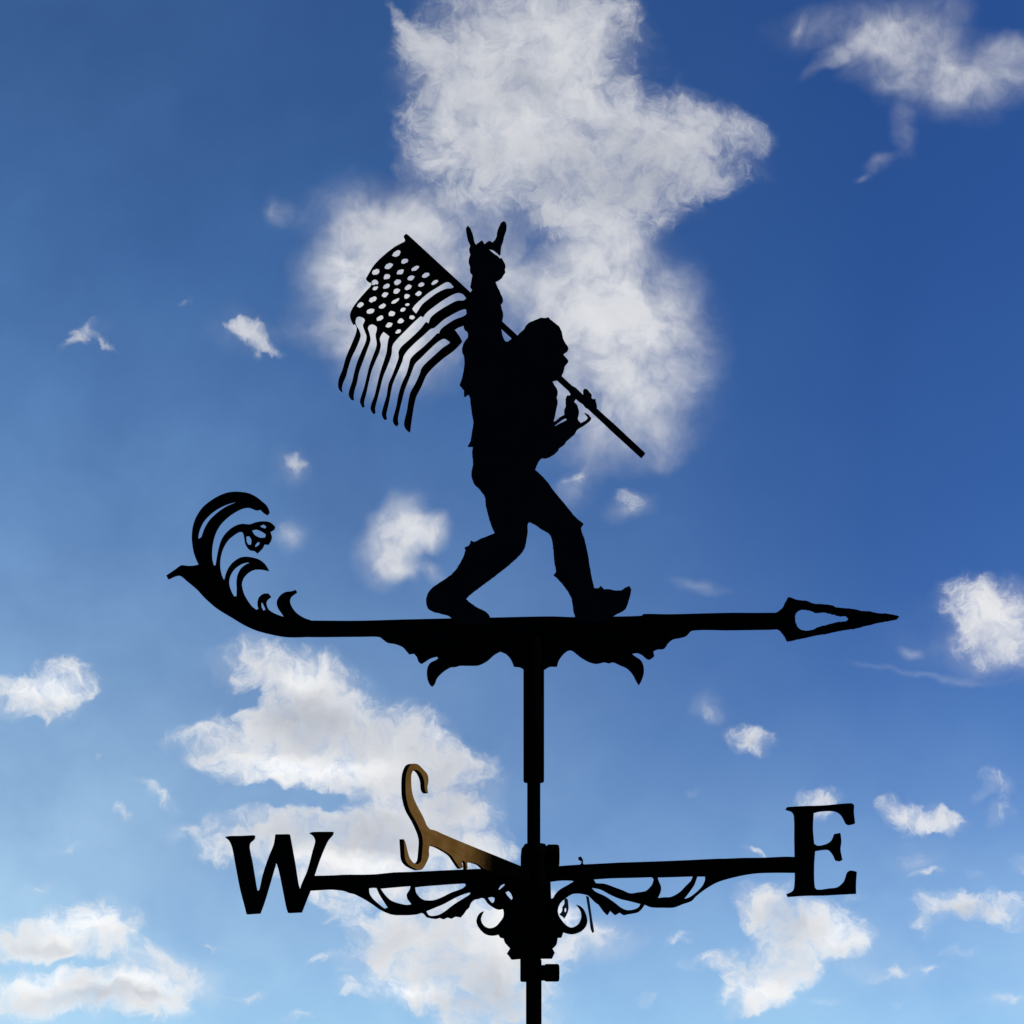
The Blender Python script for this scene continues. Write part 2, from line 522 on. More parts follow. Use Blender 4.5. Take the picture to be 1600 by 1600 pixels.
class Plane:
    """a vertical sheet-metal plane through (or beside) the mast axis"""
    def __init__(s, ang, off=0.0):
        # ang: turn of the sheet about the mast; 0 = square to the view
        s.d = Vector((math.cos(ang), -math.sin(ang), 0))
        s.n = Vector((-math.sin(ang), -math.cos(ang), 0))
        s.p = AX+s.n*off

    def at(s, x, y):
        r = Vector(((x-800)/FPX, 1.0, (HOR-y)/FPX))
        c = Vector((0, 0, CAM_Z))
        k = (s.p-c).dot(s.n)/r.dot(s.n)
        return c+r*k


ROOT = bpy.data.objects.new('weathervane', None)
COL.objects.link(ROOT)
ROOT.empty_display_size = 0.1
BASE = Vector((AX.x, AX.y, CAM_Z-0.35))
ROOT.location = BASE
ROOT['label'] = 'black metal weathervane with shaggy striding figure, cut-out flag, arrow and compass letters on a mast'
ROOT['category'] = 'weathervane'


def link(name, me, mat, parent, label=None):
    me.materials.append(mat)
    ob = bpy.data.objects.new(name, me)
    COL.objects.link(ob)
    ob.parent = parent
    if label:
        ob['label'] = label
    return ob


def inside(c, loops):
    odd = False
    for lp in loops:
        xj, yj = lp[-1][0], -lp[-1][1]
        for x, y in lp:
            y = -y
            if (y > c.y) != (yj > c.y) and c.x < (xj-x)*(c.y-y)/(yj-y)+x:
                odd = not odd
            xj, yj = x, y
    return odd


def plate(name, plane, outline, holes, mat, parent, thick=0.003, label=None, edge_mat=None):
    """sheet-metal cut-out: front face in the plane, real thickness behind it"""
    loops = [outline]+list(holes)
    vs, es = [], []
    for lp in loops:
        b = len(vs)
        vs += [Vector((p[0], -p[1])) for p in lp]
        es += [(b+i, b+(i+1) % len(lp)) for i in range(len(lp))]
    v2, e2, f2, *_ = delaunay_2d_cdt(vs, es, [], 1, 1e-4)
    if holes:                       # drop the triangles that lie in a hole
        f2 = [f for f in f2 if inside(sum((v2[i] for i in f), Vector((0, 0)))/len(f), loops)]
    front = [plane.at(v.x, -v.y)-BASE for v in v2]
    back = [p-plane.n*thick for p in front]
    N = len(front)
    faces, cnt = [], {}
    for f in f2:
        f = list(f)
        faces.append(tuple(f))
        faces.append(tuple(N+i for i in reversed(f)))
        for i in range(len(f)):
            a, b = f[i], f[(i+1) % len(f)]
            cnt[(a, b)] = cnt.get((a, b), 0)+1
    for (a, b) in list(cnt):
        if (b, a) not in cnt:
            faces.append((b, a, N+a, N+b))
    me = bpy.data.meshes.new(name)
    me.from_pydata([tuple(p) for p in front+back], [], faces)
    me.validate()
    me.update()
    import bmesh
    bm = bmesh.new()
    bm.from_mesh(me)
    bmesh.ops.recalc_face_normals(bm, faces=bm.faces)
    bm.to_mesh(me)
    bm.free()
    ob = link(name, me, mat, parent, label)
    if edge_mat:                    # cut edge painted black, its unlit look put into the colour
        me.materials.append(edge_mat)
        for p in me.polygons:
            if abs(p.normal.dot(plane.n)) < 0.5:
                p.material_index = 1
    return ob


def lathe(name, prof, mat, parent, cx_=0.0, cy_=0.0, seg=40, label=None):
    """turned part about a vertical axis; prof = [(radius, z)] bottom to top, closed"""
    vs, fs = [], []
    for r, z in prof:
        for k in range(seg):
            a = 2*math.pi*k/seg
            vs.append((cx_+r*math.cos(a), cy_+r*math.sin(a), z))
    n = len(prof)
    for i in range(n-1):
        for k in range(seg):
            a, b = i*seg+k, i*seg+(k+1) % seg
            fs.append((a, b, b+seg, a+seg))
    fs.append(tuple(reversed(range(seg))))
    fs.append(tuple((n-1)*seg+k for k in range(seg)))
    me = bpy.data.meshes.new(name)
    me.from_pydata(vs, [], fs)
    me.update()
    ob = link(name, me, mat, parent, label)
    for p in me.polygons:
        p.use_smooth = len(p.vertices) == 4
    try:
        me.set_sharp_from_angle(angle=math.radians(40))
    except Exception:
        pass
    return ob


def knob(name, z, x0, x1, r, mat, parent, label=None):
    """clamp screw: threaded stem and round knurled head along +X"""
    prof = [(x0, r*0.88), (x0+(x1-x0)*0.26, r*0.88), (x0+(x1-x0)*0.27, r*0.95), (x0+(x1-x0)*0.34, r),
            (x1-r*0.22, r), (x1-r*0.05, r*0.93), (x1, r*0.72)]
    seg = 36
    vs, fs = [], []
    for i, (x, rr) in enumerate(prof):
        for k in range(seg):
            a = 2*math.pi*k/seg
            q = rr*(1-0.03*(k % 2)) if 2 <= i <= 5 else rr
            vs.append((x, q*math.cos(a), z+q*math.sin(a)))
    for i in range(len(prof)-1):
        for k in range(seg):
            a, b = i*seg+k, i*seg+(k+1) % seg
            fs.append((a, a+seg, b+seg, b))
    fs.append(tuple(range(seg)))
    fs.append(tuple(reversed([(len(prof)-1)*seg+k for k in range(seg)])))
    me = bpy.data.meshes.new(name)
    me.from_pydata(vs, [], fs)
    me.update()
    return link(name, me, mat, parent, label)


def ROW(y):          # photo row -> height above the weathervane's base at the mast
    return CAM_Z+(HOR-y)*MM-BASE.z


# ------------------------------------------------------------------ mast
R_SL, R_ROD = 16.2*MM, 10.3*MM
mast = lathe('mast', [(12.2*MM, 0.0), (12.2*MM, ROW(1500)), (R_ROD, ROW(1500)+0.0004), (R_ROD, ROW(1215))],
             M_MAST, ROOT)
lathe('sleeve_tube', [(R_SL*0.96, ROW(1222)), (R_SL, ROW(1220)), (R_SL, ROW(1000)), (R_SL*0.9, ROW(998))], M_MAST, mast)
COLL_X = -5*MM
lathe('hub_collar', [(20*MM, ROW(1440)), (22.5*MM, ROW(1432)), (22.5*MM, ROW(1338)), (21*MM, ROW(1326)), (16*MM, ROW(1319)),
                     (11*MM, ROW(1318))], M_MAST, mast, cx_=2*MM)
knob('clamp_screw', ROW(1338), 14*MM, 40*MM, 18.5*MM, M_MAST, mast)
lathe('lower_collar', [(15*MM, ROW(1534)), (16.2*MM, ROW(1532)), (16.2*MM, ROW(1490)), (15.6*MM, ROW(1486))], M_MAST, mast, cx_=-5*MM)
knob('clamp_screw', ROW(1520), 9*MM, 40*MM, 14*MM, M_MAST, mast)

# ------------------------------------------------------------------ rotating vane
VA = math.radians(3.2)
P_VANE = Plane(VA, 0.0015)
P_FIG = Plane(VA, 0.0048)
P_POLE = Plane(VA, 0.0040)
P_FLAG = Plane(VA, 0.0034)
P_TAIL = Plane(VA, 0.0021)
P_HEAD = Plane(VA, 0.0019)

shaft = (px(240, 740, 5.3333, [(1150, 1352), (1150, 1222), (1310, 1224)]) +
         px(560, 900, 5.3333, [(0, 372), (400, 361), (760, 353), (1100, 346), (1600, 336)]) +
         px(840, 900, 5.3333, [(300, 342), (600, 338), (868, 330), (882, 316), (1100, 318), (1600, 306)]) +
         px(1140, 860, 5.3333, [(200, 520), (400, 519), (400, 650), (340, 654), (0, 659)]) +
         px(840, 900, 5.3333, [(1290, 449), (1240, 494), (1180, 512), (1130, 522), (1090, 553), (1055, 600), (1000, 606), (964, 622),
                               (972, 664), (935, 691), (908, 684), (870, 652), (830, 636), (795, 640), (792, 655), (820, 674), (858, 700), (880, 740),
                               (886, 800), (866, 868), (843, 906), (820, 868), (790, 812), (745, 765), (690, 740), (630, 714), (590, 722), (560, 713), (490, 726), (430, 712),
                               (370, 680), (320, 642), (285, 616), (255, 616), (220, 640), (178, 695), (160, 750), (95, 752), (55, 775)]) +
         px(560, 900, 5.3333, [(1385, 778), (1350, 757), (1295, 750), (1270, 692), (1230, 646), (1180, 624), (1130, 652), (1070, 704),
                               (1000, 738), (920, 742), (840, 742), (810, 752), (765, 756), (700, 796), (650, 850), (635, 892), (614, 917), (598, 908), (578, 870),
                               (570, 815), (576, 762), (600, 722), (640, 703), (668, 683), (650, 666), (600, 680), (560, 704), (525, 727),
                               (500, 712), (485, 672), (460, 641), (420, 647), (398, 622), (365, 586), (300, 560), (240, 550), (205, 526), (168, 501), (0, 500)]) +
         px(240, 740, 5.3333, [(1600, 1354), (1350, 1356)]))
arrow = plate('arrow_shaft', P_VANE, spline(shaft), [], M_BLACK, ROOT)

head = px(1140, 860, 5.3333, [(330, 523), (390, 517), (440, 478), (465, 430), (487, 388), (510, 390), (540, 406), (600, 416), (660, 424), (680, 436),
                              (710, 443), (780, 447), (850, 456), (890, 474), (960, 480), (1050, 490), (1100, 504), (1160, 506), (1250, 524), (1300, 524), (1390, 540), (1415, 550),
                              (1402, 565), (1290, 588), (1250, 596), (1130, 624), (1050, 644), (950, 658), (880, 672), (800, 690), (740, 698), (680, 711), (560, 736), (520, 746), (482, 752),
                              (462, 712), (432, 672), (390, 646), (330, 652)])
hh = px(1140, 860, 5.3333, [(547, 570), (555, 522), (588, 490), (650, 488), (690, 500), (725, 512), (780, 508), (850, 522), (920, 540), (972, 541), (994, 562), (972, 588), (890, 598),
                            (820, 618), (745, 636), (700, 658), (640, 668), (585, 656), (562, 625)])
plate('arrowhead', P_HEAD, rough_edge(spline(head), 0.35, random.Random(5)), [rough_edge(spline(hh), 0.45, random.Random(6))], M_BLACK, arrow, thick=0.0036)

T = (240, 740, 5.3333)
tail = px(*T, [(1330, 1232), (1310, 1222), (1255, 1202), (1195, 1164), (1152, 1112), (1130, 1060), (1138, 1022), (1162, 1000), (1188, 984), (1184, 968),
               (1148, 980), (1100, 986), (1060, 1010), (1030, 1052), (1026, 1090), (1042, 1132), (1068, 1168), (1083, 1192), (1045, 1180), (995, 1158), (955, 1128),
               (936, 1090), (933, 1062), (946, 1040), (974, 1018), (956, 998), (912, 1002), (876, 1034), (864, 1080), (872, 1128), (856, 1134), (818, 1104),
               (778, 1050), (750, 1002), (734, 955), (728, 905), (742, 862), (780, 818), (830, 792), (890, 790), (957, 803), (930, 755), (882, 717), (830, 700), (770, 692),
               (720, 700), (662, 738), (622, 788), (600, 840), (590, 882), (578, 880), (556, 822), (546, 760), (550, 690), (572, 612), (612, 545), (662, 502), (712, 474), (738, 484),
               (752, 522), (760, 572), (775, 610), (800, 630), (830, 634), (857, 656), (880, 634), (905, 606), (915, 580), (950, 582), (970, 550), (978, 515), (966, 475), (1000, 454), (1006, 434),
               (970, 405), (910, 397), (852, 405), (800, 422), (740, 418), (690, 430), (640, 460), (590, 510), (560, 562), (540, 630), (526, 700), (516, 764), (496, 766), (480, 700),
               (480, 612), (492, 540), (520, 462), (562, 400), (622, 344), (690, 300), (742, 278), (790, 274), (850, 295), (882, 290), (910, 318), (940, 336), (960, 316), (945, 270),
               (900, 228), (850, 190), (790, 162), (700, 150), (620, 156), (540, 186), (460, 236), (400, 290), (350, 370), (325, 450), (318, 540), (330, 640), (350, 705), (374, 758), (330, 767),
               (280, 768), (230, 764), (180, 798), (106, 848), (116, 872), (170, 847), (212, 842), (270, 888), (350, 955), (420, 1030), (520, 1116), (640, 1190),
               (740, 1250), (840, 1296), (950, 1327), (1080, 1352), (1180, 1356), (1330, 1350)])
th = [px(*T, h) for h in (
    [(378, 542), (362, 525), (372, 470), (402, 400), (450, 342), (520, 287), (600, 247), (678, 224), (682, 240), (600, 277), (522, 332), (462, 392), (422, 460), (396, 530)],
    [(690, 1022), (668, 1022), (642, 975), (622, 912), (628, 850), (662, 790), (720, 746), (775, 730), (818, 735), (768, 757), (726, 792), (700, 842), (690, 900), (692, 960)],
    [(880, 424), (908, 412), (938, 434), (934, 456), (900, 448)],
    [(812, 462), (850, 455), (900, 476), (936, 502), (930, 532), (890, 534), (842, 510)],
    [(764, 512), (788, 510), (814, 552), (812, 592), (788, 592), (768, 556)],
    [(836, 590), (858, 560), (884, 560), (880, 590), (850, 612)],
    [(890, 1062), (905, 1075), (932, 1132), (914, 1144), (892, 1100)])]
plate('scroll_tail', P_TAIL, spline(tail), [spline(h) for h in th], M_BLACK, arrow, thick=0.0038)

# ------------------------------------------------------------------ striding figure
A2 = (700, 320, 8.0)
A4 = (780, 480, 6.1538)
A5 = (640, 680, 4.4444)
A3 = (500, 480, 6.1538)
A1 = (500, 320, 5.3333)
fig = (px(*A2, [(285, 1090), (310, 1050), (278, 1018), (290, 950), (302, 868), (272, 822), (276, 780), (256, 700), (278, 615), (262, 560), (276, 500), (245, 420), (228, 345), (222, 298), (246, 262),
                (274, 286), (300, 340), (320, 412), (328, 462), (350, 498), (386, 470), (420, 444), (440, 462), (456, 492), (490, 464), (520, 446), (556, 470), (586, 440), (606, 400),
                (614, 342), (640, 268), (664, 222), (692, 204), (720, 216), (730, 252), (722, 312), (700, 372), (684, 442), (662, 500), (658, 562), (652, 606), (638, 612),
                (600, 574), (560, 546), (512, 532), (528, 570), (580, 612), (622, 642), (650, 668), (678, 668), (690, 702), (716, 742), (708, 800), (715, 822), (690, 862), (670, 896), (640, 920), (592, 944),
                (602, 982), (632, 1050), (664, 1120), (686, 1180), (680, 1206), (655, 1236), (672, 1292), (686, 1350), (680, 1412), (660, 1466)]) +
       px(*A4, [(16, 150), (24, 232), (42, 300), (62, 330), (84, 330), (112, 308), (140, 290), (170, 278), (196, 250), (236, 215), (255, 180), (282, 150), (340, 125), (400, 101), (440, 102), (472, 96), (492, 116), (530, 146), (580, 190), (602, 242),
                (618, 310), (640, 350), (666, 386), (656, 410), (622, 434), (612, 452), (640, 480), (663, 512), (650, 532), (630, 556), (620, 600), (602, 648), (588, 684), (550, 690), (510, 702), (524, 740),
                (545, 770), (562, 805), (552, 860), (563, 910), (549, 960), (540, 1020), (524, 1075), (514, 1100), (536, 1096), (580, 1062), (626, 1034), (625, 990), (640, 950), (638, 890), (652, 850), (682, 848), (692, 825),
                (672, 800), (700, 790), (760, 800), (800, 850), (800, 885), (762, 862), (732, 874), (714, 906), (750, 942), (766, 1000), (754, 1062), (762, 1090), (786, 1114), (830, 1090), (856, 1062), (846, 1040), (820, 1012),
                (858, 1034), (886, 1064), (870, 1085), (830, 1114), (790, 1142), (750, 1166), (730, 1202), (690, 1240), (642, 1282), (630, 1306), (576, 1346), (560, 1376), (500, 1420), (456, 1440), (402, 1446), (370, 1490), (344, 1556)]) +
       px(*A5, [(868, 238), (892, 256), (950, 316), (1010, 396), (1080, 480), (1150, 566), (1206, 612), (1190, 642), (1214, 720), (1236, 812), (1250, 900), (1266, 990), (1282, 1062), (1310, 1062), (1328, 1044), (1350, 1070),
                (1382, 1068), (1420, 1076), (1470, 1076), (1500, 1056), (1526, 1046), (1539, 1070), (1526, 1130), (1500, 1202), (1468, 1222), (1430, 1242), (1400, 1264), (1390, 1300), (1160, 1300), (1150, 1262), (1138, 1220), (1124, 1132),
                (1100, 1082), (1062, 1030), (1026, 990), (1000, 968), (1016, 948), (1005, 880), (996, 780), (986, 712), (966, 676), (912, 646), (872, 616), (832, 596), (821, 604), (819, 660), (811, 720), (796, 780),
                (768, 822), (700, 886), (600, 966), (500, 1040), (422, 1100), (388, 1132), (412, 1156), (470, 1196), (530, 1226), (556, 1256), (572, 1296), (540, 1312), (320, 1312), (300, 1276), (268, 1250), (210, 1233), (150, 1216),
                (124, 1194), (114, 1150), (124, 1104), (156, 1060), (220, 1016), (290, 966), (330, 920), (364, 862), (386, 802), (380, 780), (416, 760), (424, 730), (450, 740), (490, 720), (540, 700), (592, 680), (574, 640), (550, 572),
                (530, 492), (520, 422), (490, 376), (444, 326), (428, 270), (440, 200), (434, 130), (440, 72), (404, 73), (424, 40)]) +
       px(*A3, [(1448, 1290), (1460, 1200), (1474, 1110), (1464, 1040), (1450, 950), (1440, 862), (1424, 828), (1386, 852), (1380, 790), (1344, 742), (1366, 680), (1386, 570), (1384, 470), (1364, 410), (1384, 342), (1422, 282),
                (1416, 230), (1390, 205), (1375, 150), (1410, 60)]) +
       px(*A1, [(1218, 880), (1228, 810), (1248, 760)]))
slit = px(*A4, [(528, 1130), (560, 1104), (610, 1068), (640, 1056), (656, 1078), (620, 1100), (570, 1124), (540, 1142)])
rnd = random.Random(3)
fig_o = rough_edge(spline(fig), 0.28, rnd)
figure = plate('striding_figure', P_FIG, fig_o, [spline(slit)], M_FIG, ROOT, thick=0.003, label='black shaggy upright figure with one arm raised in a horned hand sign')

fist = px(*A4, [(806, 802), (818, 784), (846, 788), (868, 816), (890, 842), (884, 862), (904, 884), (926, 880), (930, 910), (940, 950), (930, 988), (906, 992), (882, 980), (850, 962), (826, 948), (805, 920), (822, 895), (812, 850)])
plate('gripping_hand', P_FIG, spline(fist, sharp=60), [], M_FIG, figure, thick=0.0034)

# ------------------------------------------------------------------ flag
a, b = Vector((632.4, 367.0)), Vector((1005.0, 710.5))
dv = (b-a).normalized()
nv = Vector((-dv.y, dv.x))
pole = []
for t, w in ((0, 2.6), (4, 3.6), (60, 3.6), (180, 3.8), (300, 4.0), (352, 4.0), (358, 5.6), (376, 5.2), (382, 4.1), (425, 4.2), (440, 4.6), ((b-a).length, 4.2)):
    pole.append((a+dv*t, w))
pl = [tuple(p+nv*w) for p, w in pole]+[tuple(p-nv*w) for p, w in reversed(pole)]

R3 = lambda p: px(*A3, p)
R1 = lambda p: px(*A1, p)
flag_o = (R1([(712, 262), (706, 306), (680, 318), (622, 350), (532, 420), (452, 500), (402, 580), (382, 614), (400, 632), (430, 642), (426, 672), (390, 712), (322, 790), (270, 862), (250, 912), (254, 950), (272, 988)]) +
          R3([(330, 150), (352, 190), (345, 250), (300, 362), (250, 480), (215, 602), (180, 692), (175, 770), (200, 803), (213, 808),
              (206, 770), (216, 720), (246, 650), (264, 580), (300, 470), (346, 375), (386, 265), (378, 222), (352, 178), (336, 130), (346, 86), (372, 76), (420, 96), (430, 130), (412, 172), (424, 215), (446, 275),
              (440, 330), (405, 412), (360, 520), (330, 622), (310, 712), (284, 790), (276, 850), (300, 882), (322, 882),
              (320, 840), (330, 780), (352, 710), (372, 610), (412, 500), (456, 380), (481, 300), (470, 232), (456, 190), (470, 160), (495, 150), (540, 175), (546, 212), (534, 270), (545, 350), (534, 402), (500, 492), (470, 580), (448, 672),
              (424, 770), (394, 862), (384, 910), (402, 953), (424, 948),
              (420, 900), (440, 820), (462, 720), (492, 600), (532, 500), (566, 420), (581, 350), (571, 290), (586, 250), (606, 224), (640, 248), (670, 275), (656, 312), (646, 380), (638, 440), (610, 530), (580, 622), (550, 742), (524, 850),
              (494, 930), (486, 980), (512, 1018), (530, 1004),
              (526, 960), (546, 880), (572, 780), (602, 660), (642, 560), (674, 475), (687, 420), (690, 368), (706, 332), (760, 270), (830, 200), (890, 140), (948, 86)]) +
          R1([(838, 915), (856, 926), (882, 890), (942, 840), (1012, 790), (1092, 742), (1150, 722), (1190, 734), (1222, 775), (1200, 795), (1140, 800), (1060, 840), (980, 890), (922, 940), (904, 988), (884, 974)]) +
          R3([(960, 214), (860, 310), (782, 380), (754, 430), (756, 480), (740, 532), (700, 640), (658, 742), (640, 850), (610, 950), (594, 1020), (600, 1052), (622, 1075), (640, 1064),
              (634, 1020), (652, 940), (672, 840), (692, 740), (722, 660), (762, 570), (790, 500), (800, 460), (840, 400), (920, 320), (1000, 250), (1062, 194), (1090, 188), (1112, 172), (1182, 110), (1262, 60), (1340, 20), (1390, 4),
              (1410, 20), (1408, 62), (1380, 86), (1300, 116), (1222, 164), (1160, 214), (1144, 252), (1128, 250), (1080, 298), (990, 384), (900, 460), (868, 502), (854, 560), (830, 640), (788, 730), (754, 840), (734, 950), (704, 1060), (702, 1104), (730, 1136), (750, 1118),
              (746, 1060), (766, 960), (786, 880), (812, 780), (852, 680), (882, 600), (912, 530), (962, 480), (1050, 392), (1130, 320), (1186, 290), (1216, 300), (1256, 330), (1240, 350), (1180, 390), (1100, 462), (1010, 545),
              (974, 592), (958, 642), (918, 730), (868, 822), (850, 900), (834, 1000), (810, 1100), (810, 1142), (838, 1180), (864, 1194),
              (872, 1120), (890, 1000), (902, 930), (922, 850), (972, 750), (1022, 640), (1082, 570), (1180, 482), (1290, 400), (1364, 322), (1346, 286), (1312, 238), (1288, 208), (1330, 182), (1372, 166), (1400, 130)]) +
          R1([(1290, 940), (1300, 820), (1275, 745), (1240, 720)]))
stripe = R1([(764, 858), (782, 830), (830, 782), (900, 722), (980, 672), (1050, 632), (1078, 636), (1120, 682), (1100, 694), (1050, 700), (982, 730), (912, 780), (852, 830), (818, 880), (800, 906), (776, 880)])
stars = [(635, 400, 40, 30), (703, 462, 39, 27), (792, 522, 40, 27), (880, 580, 38, 26), (955, 640, 38, 24), (463, 553, 36, 30), (573, 503, 40, 28), (668, 552, 37, 29), (758, 602, 37, 26), (842, 658, 33, 26),
         (555, 592, 35, 28), (645, 637, 34, 27), (733, 680, 33, 26), (820, 733, 32, 24), (455, 640, 30, 30), (550, 673, 34, 26), (637, 711, 31, 28), (722, 756, 31, 27), (437, 782, 40, 28),
         (540, 742, 32, 26), (625, 796, 48, 21), (725, 825, 22, 20), (690, 868, 27, 24), (336, 828, 36, 26), (418, 880, 36, 29), (518, 838, 38, 27), (597, 900, 32, 28), (765, 931, 25, 26), (497, 938, 33, 28), (670, 962, 32, 26),
         (573, 995, 35, 25), (650, 1050, 32, 24), (458, 688, 27, 22)]
sh = [px(*A1, ell(x, y, a_, b_, -34)) for x, y, a_, b_ in stars]
flag = plate('flag', P_FLAG, spline(flag_o), [spline(stripe)]+sh, M_BLACK, ROOT, thick=0.0026,
             label='waving flag cut out of sheet metal with star holes and open stripes')
plate('flagpole', P_POLE, pl, [], M_BLACK, flag, thick=0.0036)

# ------------------------------------------------------------------ east and west arms
CA = math.radians(19.4)
P_EW = Plane(CA, 0.0012)
P_EL = Plane(CA, 0.0018)
E5 = (840, 1300, 5.3333)
E6 = (1080, 1220, 5.3333)
E_bar = (px(*E5, [(-40, 298), (100, 290), (170, 284), (340, 272), (500, 264), (690, 254), (760, 252), (1000, 244), (1250, 234), (1500, 222)]) +
         px(*E6, [(290, 648), (430, 642), (600, 640), (780, 632), (870, 634), (870, 766), (700, 765), (540, 770), (430, 786), (300, 816), (200, 850), (100, 910), (30, 966)]) +
         px(*E5, [(1280, 572), (1200, 602), (1130, 628), (1050, 630), (940, 626), (886, 604), (862, 640), (830, 668), (790, 678), (740, 686), (712, 692), (680, 670), (640, 692), (600, 654), (576, 692), (545, 660), (505, 605), (482, 590), (452, 560), (420, 530), (395, 522),
                  (340, 512), (280, 517), (225, 552), (182, 592), (162, 645), (168, 690), (195, 735), (235, 778), (285, 796), (338, 768), (362, 718), (360, 668), (344, 636), (318, 604), (350, 616), (382, 650), (406, 722), (402, 772), (370, 816), (325, 842), (270, 852), (207, 836), (192, 880),
                  (160, 882), (150, 936), (117, 972), (136, 1004), (112, 1056), (30, 1056), (-40, 1056)]))
E_holes = [px(*E5, h) for h in (
    [(100, 414), (180, 404), (270, 404), (302, 410), (250, 442), (190, 476), (152, 512), (126, 552), (106, 556)],
    [(462, 394), (600, 385), (800, 380), (950, 375), (967, 396), (952, 440), (902, 490), (840, 502), (770, 510), (700, 482), (640, 460), (562, 432), (480, 426)],
    [(996, 378), (1100, 375), (1292, 369), (1280, 402), (1232, 452), (1182, 502), (1112, 540), (1050, 544), (996, 550), (1022, 490), (1022, 450), (1002, 402)],
    [(1326, 370), (1394, 370), (1394, 402), (1370, 452), (1322, 502), (1262, 545), (1214, 558), (1252, 510), (1300, 440)],
    [(446, 464), (522, 480), (602, 522), (680, 556), (762, 576), (856, 600), (842, 626), (800, 646), (742, 650), (692, 630), (640, 590), (562, 536), (472, 492)])]
e_arm = plate('compass_arm', P_EW, spline(E_bar), [spline(h) for h in E_holes], M_BLACK, ROOT, thick=0.0024)
E_let = px(*E6, [(784, 240), (796, 221), (850, 215), (960, 209), (1100, 205), (1250, 191), (1340, 187), (1354, 198), (1352, 260), (1362, 350), (1345, 358), (1300, 366), (1284, 356), (1270, 328), (1248, 290), (1208, 258), (1150, 248), (1060, 254), (1015, 265), (1010, 400), (1020, 520),
                 (1055, 541), (1130, 525), (1168, 496), (1190, 444), (1240, 434), (1247, 500), (1240, 570), (1256, 655), (1230, 668), (1198, 662), (1178, 618), (1138, 575), (1080, 575), (1028, 583), (1020, 700), (1025, 880), (1050, 906), (1150, 896), (1218, 886),
                 (1270, 840), (1300, 762), (1330, 747), (1376, 756), (1370, 850), (1370, 940), (1250, 946), (1100, 954), (950, 956), (800, 966), (792, 946), (848, 914), (860, 860), (862, 765), (858, 500), (855, 298), (836, 260)])
plate('letter_plate', P_EL, spline(E_let), [], M_BLACK, e_arm, thick=0.0034, label='black capital E')

W2 = (330, 1250, 5.3333)
W7 = (540, 1330, 7.2727)
W8 = (740, 1360, 8.0)
P_WW = Plane(CA, 0.0008)
W_bar = (px(*W2, [(800, 632), (1000, 628), (1120, 622)]) + px(*W7, [(200, 266), (330, 262), (450, 250), (560, 240), (760, 234), (900, 228), (1100, 218), (1280, 210), (1600, 196), (1900, 186)]) +
         [(835.5, 1354), (835.5, 1498.5)] +
         px(*W8, [(580, 1108), (472, 1116), (440, 1070), (415, 1040), (455, 975), (440, 960), (390, 902), (374, 852), (332, 840), (310, 802), (220, 816), (150, 800), (92, 752), (50, 692), (34, 632), (50, 572), (80, 532), (118, 512), (96, 552), (80, 602), (90, 650),
                  (132, 700), (200, 722), (272, 702), (332, 640), (370, 582), (376, 530), (366, 478), (300, 490), (222, 450), (172, 410), (130, 352), (72, 344)]) +
         px(*W7, [(1512, 538), (1450, 552), (1412, 590), (1392, 640), (1360, 670), (1332, 712), (1296, 752), (1232, 744), (1192, 766), (1150, 752), (1102, 772), (1062, 756), (1022, 768), (980, 766), (920, 750), (888, 714), (860, 700), (800, 716), (730, 724), (650, 726), (520, 720), (400, 670),
                  (300, 602), (200, 540), (100, 490), (40, 476)]) + px(*W2, [(1110, 760), (1000, 746), (900, 750), (800, 756)]))
W_holes = [px(*W7, h) for h in (
    [(254, 420), (300, 414), (350, 418), (382, 490), (432, 570), (477, 640), (440, 652), (380, 612), (300, 540), (260, 482)],
    [(386, 424), (500, 414), (600, 405), (736, 394), (730, 430), (694, 492), (702, 540), (746, 602), (700, 610), (600, 592), (502, 556), (432, 490)],
    [(778, 410), (850, 400), (1100, 380), (1350, 364), (1366, 386), (1332, 420), (1200, 470), (1100, 520), (1000, 556), (900, 556), (840, 530), (790, 470)],
    [(906, 680), (1000, 642), (1100, 600), (1250, 520), (1350, 480), (1422, 463), (1410, 490), (1332, 540), (1222, 610), (1132, 680), (1060, 722), (980, 736), (932, 724)])]
W_holes += [px(*W8, h) for h in (
    [(298, 234), (330, 186), (376, 164), (390, 180), (342, 226), (316, 242)],
    [(388, 270), (430, 254), (466, 290), (487, 346), (470, 372), (436, 340), (402, 300)],
    [(168, 340), (220, 330), (262, 345), (256, 390), (230, 412), (192, 376)])]
w_arm = plate('compass_arm', P_WW, spline(W_bar), [spline(h) for h in W_holes], M_BLACK, ROOT, thick=0.0024)
W_let = px(*W2, [(113, 308), (150, 300), (250, 298), (352, 293), (346, 324), (312, 354), (305, 392), (330, 520), (350, 640), (370, 750), (384, 764), (400, 748), (430, 620), (480, 470), (520, 372), (534, 286), (642, 284), (660, 380), (690, 550), (714, 702), (728, 744), (740, 744), (752, 702), (800, 590), (846, 420), (866, 342), (850, 302), (814, 276),
                 (850, 266), (1008, 264), (1002, 286), (965, 330), (930, 400), (890, 500), (852, 612), (830, 680), (812, 758), (790, 812), (742, 936), (640, 941), (626, 900), (600, 770), (570, 622), (544, 528), (528, 520), (516, 562), (470, 720), (430, 852), (396, 945), (294, 952),
                 (276, 880), (240, 742), (205, 560), (175, 402), (150, 342)])
plate('letter_plate', Plane(CA, 0.0016), spline(W_let), [], M_BLACK, w_arm, thick=0.0034, label='black capital W')

# ------------------------------------------------------------------ south arm, towards the viewer, sunlit on its right side
S3 = (600, 1160, 6.1538)


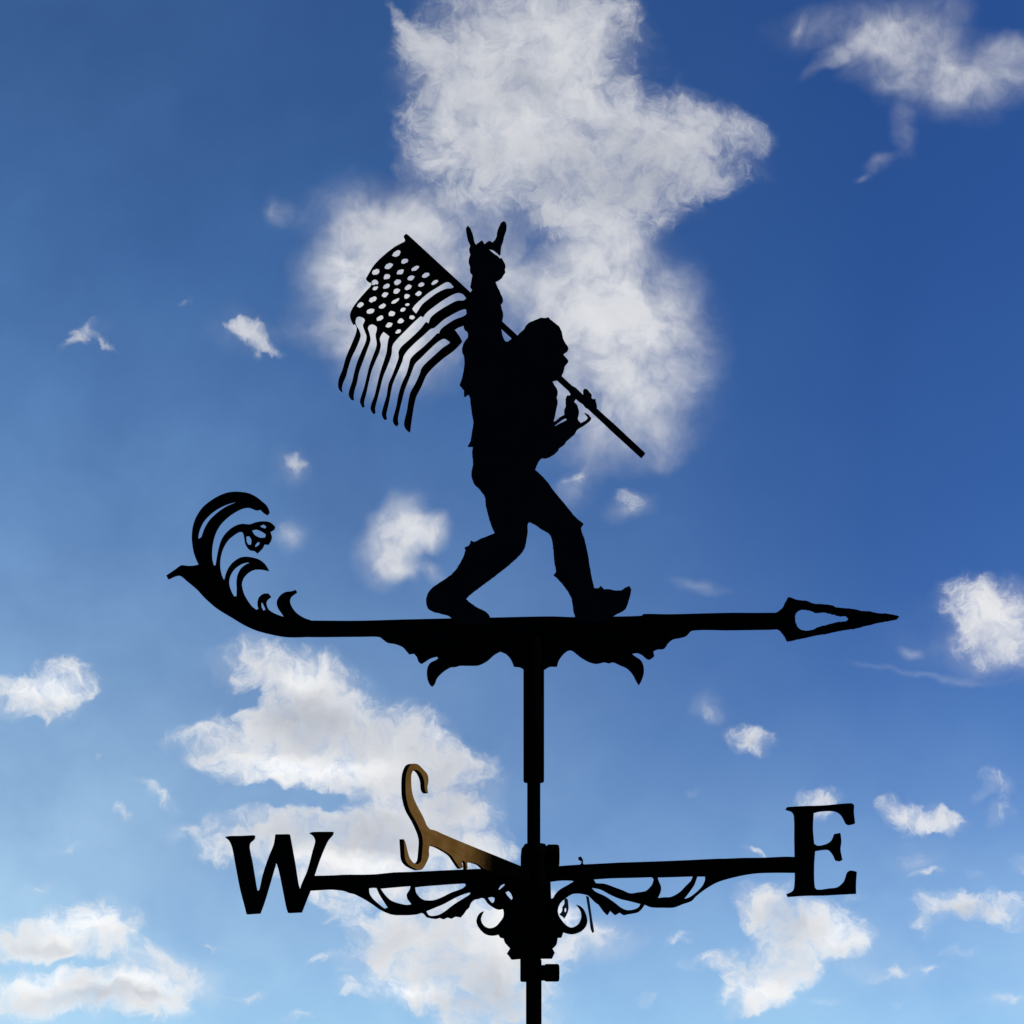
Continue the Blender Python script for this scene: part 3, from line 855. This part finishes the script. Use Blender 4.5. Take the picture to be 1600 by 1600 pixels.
class SidePlane(Plane):
    def __init__(s, ang, off=0.0):
        s.d = Vector((-math.sin(ang), -math.cos(ang), 0))
        s.n = Vector((math.cos(ang), -math.sin(ang), 0))
        s.p = AX+s.n*off


P_NS = SidePlane(CA, 0.0010)
S_let = px(*S3, [(424, 490), (404, 478), (392, 440), (388, 385), (375, 335), (345, 285), (310, 262), (286, 264), (266, 300), (262, 370), (270, 470), (292, 550), (330, 630), (380, 722), (414, 802), (440, 834), (452, 900), (440, 985), (432, 1040), (434, 1090), (412, 1150), (372, 1216), (340, 1228), (300, 1214), (240, 1180), (206, 1130), (196, 1040),
                 (190, 930), (206, 960), (226, 1040), (248, 1110), (284, 1158), (325, 1172), (356, 1140), (368, 1050), (374, 950), (360, 880), (312, 770), (246, 650), (214, 530), (208, 400), (216, 300), (246, 225), (282, 205), (325, 210), (380, 262), (420, 312), (428, 372), (418, 430)])
S_arm = px(*S3, [(425, 832), (450, 836), (500, 850), (560, 878), (700, 938), (900, 1020), (1100, 1100), (1300, 1182), (1420, 1232), (1480, 1330), (1240, 1290), (1040, 1240), (960, 1214), (920, 1180), (880, 1164), (826, 1152), (800, 1160), (806, 1210), (790, 1225), (784, 1160), (770, 1138), (746, 1142), (760, 1200), (735, 1215), (716, 1190), (690, 1152), (642, 1086), (562, 1034), (502, 1004), (432, 985)])
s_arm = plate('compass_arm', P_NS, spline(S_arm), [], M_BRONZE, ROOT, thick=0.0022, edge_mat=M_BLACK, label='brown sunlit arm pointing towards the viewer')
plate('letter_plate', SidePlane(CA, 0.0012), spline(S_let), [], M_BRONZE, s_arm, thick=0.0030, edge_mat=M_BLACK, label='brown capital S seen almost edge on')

# ------------------------------------------------------------------ leftover marks of the absent north arm, modelled as solid bits
mark_line = px(*E5, [(402, 530), (425, 540), (440, 640), (455, 740), (470, 830), (455, 842), (440, 800), (430, 700), (415, 610)])
plate('leftover_mark', Plane(CA, 0.0005), spline(mark_line), [], M_GREY, e_arm, thick=0.0008)
lp_ = px(*E5, [(222, 545), (250, 560), (256, 640), (240, 690), (222, 720), (200, 700), (180, 690), (205, 655), (205, 625), (222, 600)])
plate('leftover_mark', Plane(CA, 0.0003), spline(lp_), [px(*E5, [(222, 640), (236, 630), (238, 660), (224, 672)])], M_GREY, e_arm, thick=0.0008)
leftover_speck = px(*E5, [(342, 280), (362, 262), (366, 246), (340, 232), (338, 210), (360, 204), (376, 232), (376, 262), (392, 276)])
plate('leftover_speck', Plane(CA, 0.0002), spline(leftover_speck), [], M_BLACK, e_arm, thick=0.0010)
